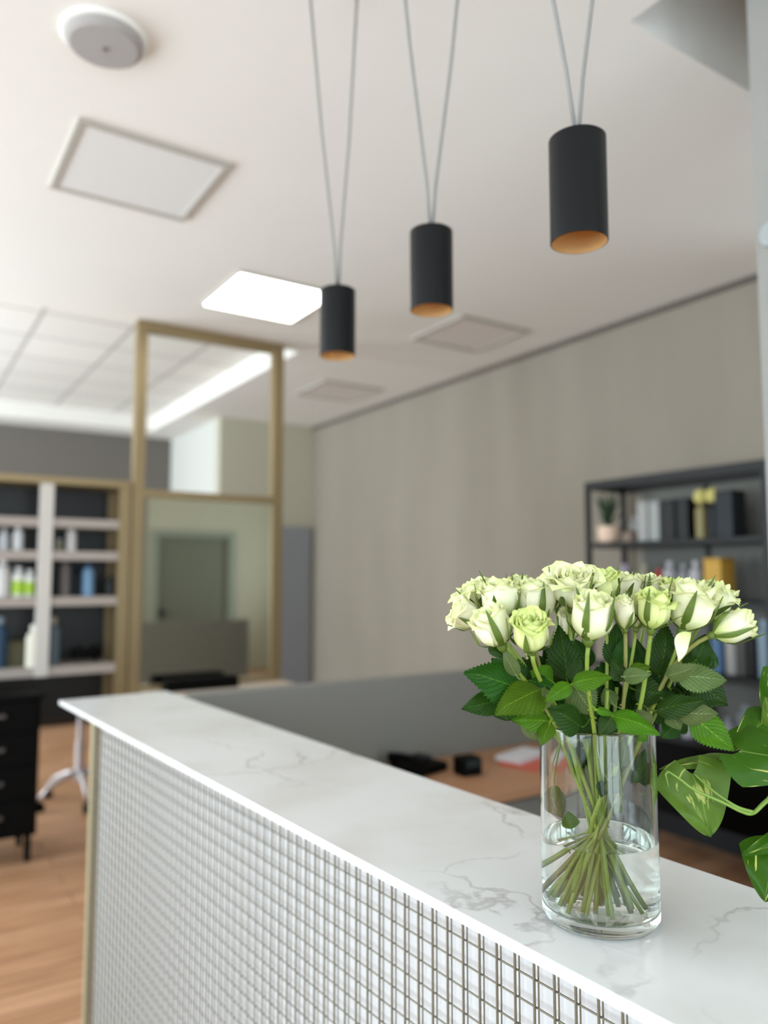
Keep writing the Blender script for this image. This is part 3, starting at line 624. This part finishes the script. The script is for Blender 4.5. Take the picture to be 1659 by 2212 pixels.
def petals(bm, base, axis, R, Hh, op, rg, spin=0.0):
    """spiral of cupped petals; op 0 tight bud .. 1 open"""
    Zx = axis.normalized(); Xx = Zx.cross(Vector((.3, .9, .2))).normalized(); Yx = Zx.cross(Xx)
    uvl = bm.loops.layers.uv.verify()
    # (count, radius, top flare, height, half-angle, lip roll)
    lay = [(3, 1.0, .84 + .46 * op, .92, 1.12, .16 + .42 * op), (4, .93, .80 + .38 * op, .98, 1.02, .13 + .32 * op), (4, .80, .76 + .28 * op, 1.02, .98, .12 + .16 * op),
           (4, .64, .76 + .2 * op, 1.01, 1.0, .16), (4, .48, .74 + .16 * op, .99, 1.1, .12), (3, .33, .72, .97, 1.3, .08), (3, .19, .7, .95, 1.6, .04), (2, .09, .7, .93, 2.2, .02)]
    th = spin
    for li, (cnt, r0, fl, hh, ha, roll) in enumerate(lay):
        for c in range(cnt):
            th += 2 * math.pi / cnt + rg.uniform(-.18, .18)
            nu, nv = 10, 11; g = {}
            hk = hh * rg.uniform(.93, 1.05); rk_ = r0 * rg.uniform(.96, 1.05); rl = roll * rg.uniform(.5, 1.5); pt = rg.uniform(.02, .10); ph = rg.uniform(0, 6.28)
            skew = rg.uniform(-.12, .12); lean = rg.uniform(-.03, .07) * (1 if li < 3 else .3)
            for j in range(nv + 1):
                v = j / nv
                w = math.sin(math.pi * (.14 + .66 * v)) ** .7 if v < .8 else math.sin(math.pi * (.14 + .66 * .8)) ** .7 * math.sqrt(max(0, 1 - ((v - .8) / .24) ** 2))
                if v < .42: pr = .22 + .78 * math.sin(v / .42 * math.pi / 2) ** .8
                else: s = (v - .42) / .58; pr = 1 + (fl - 1) * s * s * (3 - 2 * s)
                for i in range(nu + 1):
                    u = i / nu * 2 - 1
                    ang = th + u * ha * max(.1, w) + skew * v
                    rr = R * (rk_ * pr + .05 * u + lean * v)
                    lip = max(0, (v - .72) / .28); edge = max(0, abs(u) - .5) / .5
                    rr += R * rl * (lip ** 1.7) * (1 - .25 * math.cos(2 * u)) + R * roll * .35 * edge ** 2 * v
                    z = Hh * (hk * v - (.10 * rl + .03) * lip ** 3 * 1.6) + Hh * pt * (1 - abs(u)) * lip - Hh * .07 * u * u * v
                    q = .03 * R * math.sin(4 * u + ph + 3 * v) * v + .018 * R * math.sin(9 * u + ph * 2) * lip
                    rr += q; z += q * .8
                    P = base + Xx * (rr * math.cos(ang)) + Yx * (rr * math.sin(ang)) + Zx * z
                    g[i, j] = bm.verts.new(P)
            for j in range(nv):
                for i in range(nu):
                    f = bm.faces.new((g[i, j], g[i + 1, j], g[i + 1, j + 1], g[i, j + 1])); f.smooth = True
                    for l, (a, cc) in zip(f.loops, ((i, j), (i + 1, j), (i + 1, j + 1), (i, j + 1))): l[uvl].uv = (a / nu, cc / nv)
        th += .7
def calyx(base, axis, R, Hh, rg, op):
    b = MB(); Zx = axis.normalized(); Xx = Zx.cross(Vector((.3, .9, .2))).normalized(); Yx = Zx.cross(Xx)
    prof = [(0, -.011), (.0032, -.010), (.0058, -.006), (.0066, -.002), (.0062, .0015), (0, .003)]
    b.lathe([(r * R / .022, z * R / .022) for r, z in prof], n=16); b.xf(Matrix((( Xx.x, Yx.x, Zx.x, base.x), (Xx.y, Yx.y, Zx.y, base.y), (Xx.z, Yx.z, Zx.z, base.z), (0, 0, 0, 1))))
    off = rg.uniform(0, 6.28)
    for k in range(5):
        a0 = off + k * 2 * math.pi / 5; Ls = Hh * rg.uniform(.7, 1.2); refl = rg.choice((0, .1, .3, .6, .9)) * (.6 + op); n = 12; g = []
        for j in range(n + 1):
            t = j / n; w = .23 * R * (math.sin(math.pi * min(1, (t * .9 + .1))) ** .7) * (1 - t * .55) + .0003
            rr = R * ((.25 + .84 * math.sin(min(1, t / .45) * math.pi / 2)) * 1.0 + .06 + refl * t * t)
            z = Ls * t * (1 - .35 * refl * t) ; row = []
            for s in (-1, 0, 1):
                ang = a0 + s * w / max(rr, .004) + .25 * t * refl
                q = rr + (0 if s else .0012) + .0006
                row.append(b.bm.verts.new(base + Xx * (q * math.cos(ang)) + Yx * (q * math.sin(ang)) + Zx * z))
            g.append(row)
        for a, c in zip(g, g[1:]):
            for i in (0, 1):
                f = b.bm.faces.new((a[i], a[i + 1], c[i + 1], c[i])); f.smooth = True
    return b

# ------------------------------------------------------------------ roses: head centre px, width px, height px, lean (deg, + right), towards viewer, depth, openness, greenish
HEADS = [
 (1026, 1288, 66, 62, -30, .05, 1.03, .5, 0, 'small white rose head at upper left edge of the bouquet, behind others'),
 (1006, 1326, 62, 62, -62, .05, .985, .5, 0, 'white rose leaning outwards at the far left of the bouquet'),
 (1078, 1294, 76, 78, -8, .05, .975, .25, 0, 'upright white rose third from left with long dark sepals'),
 (1064, 1352, 80, 82, -26, .15, .925, .12, 0, 'fat white rose bud leaning left above the left leaves'),
 (1118, 1266, 44, 44, -4, .0, 1.06, .4, 0, 'small white rose peeping out behind the left group of blooms'),
 (1156, 1294, 84, 80, 2, .05, .985, .45, 0, 'white rose left of the highest bloom with overlapping petals'),
 (1146, 1364, 78, 86, -10, .55, .90, .2, 1, 'low yellowish white rose facing the viewer at front left'),
 (1237, 1268, 88, 84, -2, .45, .975, .75, 0, 'highest and most open white rose with many petals, top centre'),
 (1278, 1330, 82, 96, 3, .22, .90, .15, 0, 'large upright white rose in front, centre of the bouquet'),
 (1304, 1270, 62, 78, -6, .1, .985, .3, 1, 'greenish narrow rose right of the highest bloom'),
 (1230, 1346, 44, 60, -8, .0, 1.01, .1, 0, 'small white bud half hidden left of the central front rose'),
 (1349, 1270, 66, 62, 5, .0, 1.03, .35, 0, 'white rose at the back right of the greenish rose'),
 (1349, 1322, 42, 66, -3, .05, .935, .0, 0, 'narrow rose bud with browned withered petals, right of centre'),
 (1379, 1320, 46, 66, 6, .05, .955, .05, 0, 'narrow pale bud touching the browned bud on its right'),
 (1412, 1316, 70, 78, 4, .15, .93, .4, 1, 'cup shaped rose with green tinged rim and one tall sepal in front'),
 (1400, 1266, 56, 46, 2, .1, 1.04, .5, 0, 'low white rose at the back above the cup shaped rose'),
 (1448, 1278, 50, 56, 6, .0, 1.03, .4, 1, 'pale green rose behind the biggest right hand bloom'),
 (1492, 1308, 92, 96, 14, .15, .945, .35, 0, 'biggest white rose on the right side of the bouquet'),
 (1546, 1300, 64, 78, 32, .05, .975, .45, 0, 'white rose leaning right behind the biggest bloom'),
 (1584, 1354, 62, 80, 66, .12, .925, .1, 0, 'white bud pointing outwards at the far right of the bouquet'),
 (1524, 1282, 50, 48, 16, .0, 1.04, .5, 0, 'small white rose at back right between two blooms'),
 (1258, 1244, 40, 36, 4, .0, 1.05, .6, 0, 'small pale rose top just behind the highest bloom'),
 (1200, 1288, 44, 46, -4, .0, 1.05, .3, 1, 'greenish white rose half hidden between two upper left blooms'),
]
VC = Vector((VX, VY, CT))
STEMS = []; ROSES = []
rg = random.Random(11)
for k, (u, v, w, h, ang, tv, d, op, gr, lab) in enumerate(HEADS):
    a = math.radians(ang)
    ax = (CAMU * math.cos(a) + CAMR * math.sin(a) - CAMF * tv).normalized()
    c = at(u, v, d); Hh = h / FPX * d * 1.10; R = w / FPX * d / 2 * 1.02 / (1 + .16 * op)
    hb = c - ax * Hh * .5
    # stem
    rel = Vector((hb.x - VX, hb.y - VY, 0)); dirn = rel.normalized() if rel.length > .01 else Vector((1, 0, 0))
    ja = rg.uniform(-1.0, 1.0); dj = Matrix.Rotation(ja, 3, 'Z') @ dirn
    bot = VC - dj * rg.uniform(.012, .054) - CAMR * .012; bot.z = CT + .019 + rg.choice((0, 0, 0, .006, .014, .028))
    rb = Vector((bot.x - VX, bot.y - VY, 0)); 
    if rb.length > .056: rb *= .056 / rb.length; bot.x, bot.y = VX + rb.x, VY + rb.y
    kn = VC + dj * rg.uniform(.002, .016) + Vector((rg.uniform(-.008, .008), rg.uniform(-.008, .008), 0)) ; kn.z = CT + rg.uniform(.115, .145)
    rim = VC + dirn * min(.058, .012 + rel.length * .42) + Vector((rg.uniform(-.006, .006), rg.uniform(-.006, .006), 0)); rim.z = CT + .235
    end = hb - ax * .010 * R / .022
    up = bez(rim, rim + (rim - kn).normalized() * .035, end - ax * .045, end, 12)
    lo = bez(bot, bot.lerp(kn, .5), kn - (rim - kn) * .15, kn, 6); mi = bez(kn, kn + (rim - bot) * .08, rim - (rim - kn) * .3, rim, 8)
    pts = lo + mi[1:] + up[1:]
    root = empty('rose', bot, lab, 'rose', 'white roses in the glass vase')
    rs = rg.uniform(.0024, .0031) * (.85 if w < 60 else 1)
    b = MB(); b.tube(pts, [rs * (1.06 if i < 6 else .96) for i in range(len(pts))], 8)
    for q in range(8):       # thorns and leaf nodes
        i = rg.randint(1, len(pts) - 5); p = pts[i]; t = (pts[i + 1] - pts[i]).normalized(); s = t.cross(Vector((rg.uniform(-1, 1), rg.uniform(-1, 1), .1))).normalized()
        b.tube([p + s * rs * .5, p + s * (rs + .0012) + t * .0005, p + s * (rs + .003) - t * .001], [.0016, .0009, .0002], 5)
    b.xf(Matrix.Translation(-bot)); b.build('stem', M_stem2 if k in (12, 19, 5) else M_stem, root)
    cb = calyx(hb, ax, R, Hh, rg, op); cb.xf(Matrix.Translation(-bot)); cb.build('sepals', M_sepal, root)
    bm = bmesh.new(); petals(bm, hb, ax, R, Hh, op, rg, rg.uniform(0, 6)); raw(bm, 'bloom', M_petalG if gr else M_petal, root, bot)
    STEMS.append(pts); ROSES.append((root, bot))
# folded single pale petal hanging on the right
c = at(1476, 1392, .90); e = empty('fallen_petal', c, 'single folded cream petal caught upright in the leaves on the right', 'petal')
bm = bmesh.new(); leaf_mesh(bm, at(1492, 1366, .90), at(1466, 1430, .905), 42 / FPX * .9, -CAMF + CAMR * .6, .12, 1.1, False, rg); raw(bm, 'petal', M_petal, e, c)

def nearest(p):
    best = None
    for k, pts in enumerate(STEMS):
        for q in pts[13:-5]:
            dd = (q - p).length
            if best is None or dd < best[0]: best = (dd, k, q)
    return best
def rose_leaf(b, t, w, db, dt, kind, tilt=(0, .4), droop=.1, fold=.22):
    B, T = at(b[0], b[1], db), at(t[0], t[1], dt); W = w / FPX * (db + dt) / 2 * 1.22
    nh = -CAMF + CAMR * tilt[0] + CAMU * tilt[1]
    dd, k, q = nearest(B); root, off = ROSES[k]
    bm = bmesh.new(); leaf_mesh(bm, B, T, W, nh, droop, fold, True, rg, q if dd < .09 else None)
    return raw(bm, 'leaf', {'d': M_leafD, 'b': M_leafB, 'p': M_leafP}[kind], root, off)
LV = [
 ((1129, 1491), (1002, 1453), 84, .93, .92, 'd', (-.2, .5)), ((1126, 1488), (1062, 1422), 70, .95, .97, 'd', (-.5, .2)), ((1082, 1512), (997, 1532), 46, .95, .94, 'd', (0, .3)),
 ((1172, 1489), (1069, 1544), 76, .91, .89, 'b', (-.2, .9)), ((1234, 1478), (1177, 1516), 32, .89, .88, 'b', (0, .9)), ((1190, 1494), (1141, 1534), 36, .91, .90, 'p', (0, .2)),
 ((1236, 1476), (1325, 1464), 42, .89, .88, 'b', (0, .8)), ((1224, 1470), (1206, 1350), 64, .98, 1.0, 'd', (0, .1)), ((1236, 1474), (1256, 1421), 42, .93, .95, 'd', (.3, .1)),
 ((1240, 1482), (1283, 1546), 62, .95, .93, 'p', (0, -.2)), ((1345, 1471), (1321, 1422), 38, .92, .93, 'd', (.2, .2)), ((1345, 1462), (1408, 1456), 30, .91, .90, 'p', (0, .3)),
 ((1360, 1450), (1406, 1440), 26, .93, .93, 'b', (0, .8)), ((1324, 1440), (1332, 1345), 44, .98, 1.0, 'd', (0, 0)), ((1424, 1460), (1438, 1345), 56, .96, .98, 'd', (.2, 0)),
 ((1440, 1461), (1510, 1436), 34, .92, .90, 'p', (0, .2)), ((1462, 1462), (1570, 1470), 54, .92, .93, 'p', (.1, .6)), ((1496, 1470), (1572, 1524), 62, .96, .95, 'd', (.3, .2)),
 ((1416, 1536), (1526, 1514), 44, .93, .91, 'd', (0, .8)), ((1462, 1538), (1552, 1542), 46, .92, .91, 'p', (.1, .0)), ((1494, 1546), (1586, 1622), 58, .92, .90, 'b', (-.3, .3)),
 ((1448, 1540), (1470, 1577), 34, .93, .92, 'p', (0, .1)), ((1320, 1546), (1426, 1588), 50, .90, .885, 'b', (.1, .9)), ((1288, 1534), (1328, 1545), 18, .89, .89, 'b', (0, .9)),
 ((1322, 1550), (1293, 1588), 34, .89, .885, 'd', (-.3, .2)), ((1256, 1571), (1183, 1529), 58, .92, .91, 'd', (0, .6)), ((1192, 1560), (1106, 1556), 46, .91, .90, 'b', (-.2, .7)),
 ((1188, 1562), (1170, 1612), 32, .90, .885, 'b', (-.4, .1)), ((1130, 1556), (1168, 1604), 30, .91, .90, 'p', (-.4, .2)), ((1278, 1572), (1246, 1518), 48, .95, .94, 'd', (0, .3)), ((1402, 1568), (1373, 1533), 36, .90, .91, 'p', (.3, .1)),
 ((1324, 1522), (1305, 1486), 34, .96, .97, 'p', (0, .1)), ((1381, 1453), (1376, 1380), 44, .99, 1.01, 'd', (0, 0)), ((1506, 1424), (1524, 1370), 40, .95, .96, 'd', (.3, .3)),
 ((1528, 1440), (1532, 1390), 50, 1.0, 1.02, 'd', (.2, .2)), ((1196, 1474), (1145, 1449), 50, .95, .94, 'b', (0, .4)), ((1117, 1462), (1088, 1396), 30, .92, .93, 'p', (-.6, 0)),
 ((1145, 1470), (1197, 1488), 34, .94, .92, 'd', (0, .6)), ((1056, 1396), (1092, 1424), 20, .95, .94, 'd', (0, .3)), ((1270, 1444), (1240, 1380), 44, 1.02, 1.04, 'd', (0, 0)),
 ((1300, 1500), (1290, 1440), 48, .98, 1.0, 'd', (0, .1)), ((1160, 1520), (1130, 1490), 60, .97, .96, 'd', (0, .3)), ((1360, 1540), (1350, 1480), 70, 1.0, 1.01, 'd', (0, .1)),
 ((1420, 1520), (1400, 1470), 64, .99, 1.0, 'd', (0, .1)), ((1470, 1500), (1440, 1560), 60, .98, .97, 'd', (.2, .1)), ((1220, 1540), (1190, 1480), 56, .99, 1.0, 'd', (0, .1)),
 ((1280, 1470), (1350, 1500), 60, 1.01, 1.01, 'd', (0, .2)), ((1250, 1480), (1180, 1440), 64, 1.02, 1.03, 'd', (0, .2)), ((1430, 1440), (1480, 1420), 50, 1.01, 1.02, 'd', (0, .2)),
 ((1370, 1490), (1440, 1500), 56, .96, .95, 'd', (.2, .3)), ((1300, 1560), (1350, 1575), 44, .97, .95, 'd', (0, .5)), ((1220, 1560), (1290, 1590), 44, .96, .94, 'd', (0, .3)),
 ((1460, 1560), (1430, 1595), 40, .95, .94, 'd', (0, .3)), ((1380, 1580), (1400, 1600), 30, .93, .93, 'b', (0, .5)), ((1540, 1440), (1500, 1400), 44, 1.0, 1.0, 'd', (0, .4)),
 ((1110, 1440), (1140, 1500), 50, .98, .97, 'd', (0, .3)), ((1145, 1420), (1170, 1470), 46, 1.0, 1.0, 'd', (0, .3)), ((1480, 1520), (1555, 1500), 50, 1.0, 1.0, 'd', (0, .4)),
 # inside the vase
 ((1341, 1658), (1349, 1590), 44, .95, .95, 'p', (.2, -.1)), ((1305, 1686), (1299, 1722), 26, .95, .95, 'd', (0, 0)), ((1312, 1684), (1344, 1712), 34, .94, .94, 'p', (.2, 0)), ((1236, 1790), (1229, 1752), 32, .94, .94, 'b', (0, 0)),
 ((1182, 1706), (1214, 1766), 46, .99, 1.0, 'p', (0, 0)), ((1197, 1696), (1202, 1734), 22, .98, .98, 'b', (0, 0)), ((1362, 1690), (1396, 1618), 46, .99, .99, 'd', (0, 0)), ((1340, 1738), (1322, 1760), 20, .93, .93, 'p', (0, 0)),
 ((1380, 1650), (1400, 1700), 34, 1.0, 1.0, 'd', (0, 0)), ((1265, 1660), (1250, 1600), 40, .99, .99, 'd', (0, 0)),
]
for q in LV: rose_leaf(*q)
for q in range(60):          # inner foliage that fills the heart of the bouquet
    u = rg.uniform(1090, 1530); v = rg.uniform(1440, 1565); d = rg.uniform(.96, 1.05); a = rg.uniform(-.9, .9); l = rg.uniform(55, 85)
    rose_leaf((u, v), (u + l * math.sin(a), v - l * math.cos(a) * rg.choice((1, .6, -.4))), rg.uniform(38, 54), d, d + rg.uniform(-.02, .02), 'd', (rg.uniform(-.5, .5), rg.uniform(-.1, .7)))
# bare secondary stems standing among the roses
for k in range(14):
    a = rg.uniform(0, 6.28); dj = Vector((math.cos(a), math.sin(a), 0)); bot = VC - dj * rg.uniform(.01, .05); bot.z = CT + .019
    kn = VC + dj * .012; kn.z = CT + .13; tp = VC + dj * rg.uniform(.02, .05) ; tp.z = CT + rg.uniform(.25, .31)
    root, off = ROSES[(k * 5) % len(ROSES)]
    b = MB(); b.tube(bez(bot, bot.lerp(kn, .6), kn.lerp(tp, .3), tp, 10), .0025, 8); b.xf(Matrix.Translation(-off)); b.build('side_stem', M_stem, root)

# ------------------------------------------------------------------ pothos
PO = Vector((.905, .365, CT + .0))
pt_ = empty('pothos_plant', PO, 'variegated green and yellow pothos trailing in from the right edge', 'plant')
MB().lathe([(0, 0), (.045, 0), (.05, .004), (.058, .11), (.058, .115), (.053, .115), (.05, .1), (0, .1)], n=40).build('pot', mat('white_ceramic_pot', (225, 225, 222), .3), pt_)
PB = PO + Vector((0, 0, .10))
def vine(pts, r0, r1, name='vine'):
    n = len(pts); out = []
    for i in range(n - 1):
        p0, p1, p2, p3 = pts[max(0, i - 1)], pts[i], pts[i + 1], pts[min(n - 1, i + 2)]
        for k in range(6):
            t = k / 6; out.append(.5 * ((2 * p1) + (p2 - p0) * t + (2 * p0 - 5 * p1 + 4 * p2 - p3) * t * t + (3 * p1 - p0 - 3 * p2 + p3) * t ** 3))
    out.append(pts[-1]); m = len(out)
    b = MB(); b.tube(out, [r0 + (r1 - r0) * i / (m - 1) for i in range(m)], 8); b.xf(Matrix.Translation(-PO)); return b.build(name, M_vine, pt_)
vine([PB, at(1720, 1690, .97), at(1659, 1728, .96), at(1627, 1756, .955), at(1600, 1752, .955), at(1563, 1734, .955), at(1500, 1706, .955), at(1470, 1684, .955), at(1440, 1664, .96)], .0034, .0012)
vine([at(1627, 1754, .953), at(1590, 1742, .955), at(1545, 1712, .965), at(1500, 1672, .985)], .0022, .0016, 'petiole')
vine([PB, at(1730, 1560, 1.0), at(1680, 1540, 1.0), at(1655, 1554, .99)], .003, .0015, 'petiole')
vine([PB, at(1740, 1800, .95), at(1700, 1800, .95), at(1672, 1836, .955)], .003, .0015, 'petiole')
vine([at(1446, 1667, .958), at(1438, 1672, .955), at(1441, 1686, .955), at(1444, 1700, .955)], .0014, .0005, 'tendril')
def pleaf(b, t, w, db, dt, m, tilt, droop=.08, fold=.2, pet=None):
    bm = bmesh.new(); leaf_mesh(bm, at(b[0], b[1], db), at(t[0], t[1], dt), w / FPX * (db + dt) / 2, -CAMF + CAMR * tilt[0] + CAMU * tilt[1], droop, fold, False, rg, pet, .15, True)
    return raw(bm, 'leaf', m, pt_, PO)
pleaf((1497, 1672), (1535, 1808), 172, .985, .97, M_pothosL, (-.1, .25), .05, .12)
pleaf((1598, 1622), (1765, 1668), 150, .955, .93, M_pothos, (-.1, .9), .12, .25, at(1700, 1600, .97))
pleaf((1657, 1552), (1582, 1622), 84, .985, .965, M_pothos, (-.4, .5), .08, .2)
pleaf((1700, 1472), (1648, 1536), 110, 1.0, .985, M_pothos, (-.5, .2), .06, .15, at(1740, 1560, 1.0))
pleaf((1672, 1838), (1652, 1948), 140, .955, .93, M_pothos, (-.3, .5), .08, .2)
pleaf((1720, 1798), (1603, 1847), 56, .96, .945, M_pothos, (0, .9), .06, .2)
pleaf((1668, 1566), (1653, 1504), 40, .975, .97, M_pothosL, (-.3, 0), .04, .2)
pleaf((1556, 1640), (1424, 1662), 46, 1.01, 1.0, M_pothosL, (0, 1.6), .04, .2, at(1640, 1650, .99))
pleaf((1650, 1590), (1740, 1640), 90, .975, .95, M_pothos, (.1, .9), .06, .2)
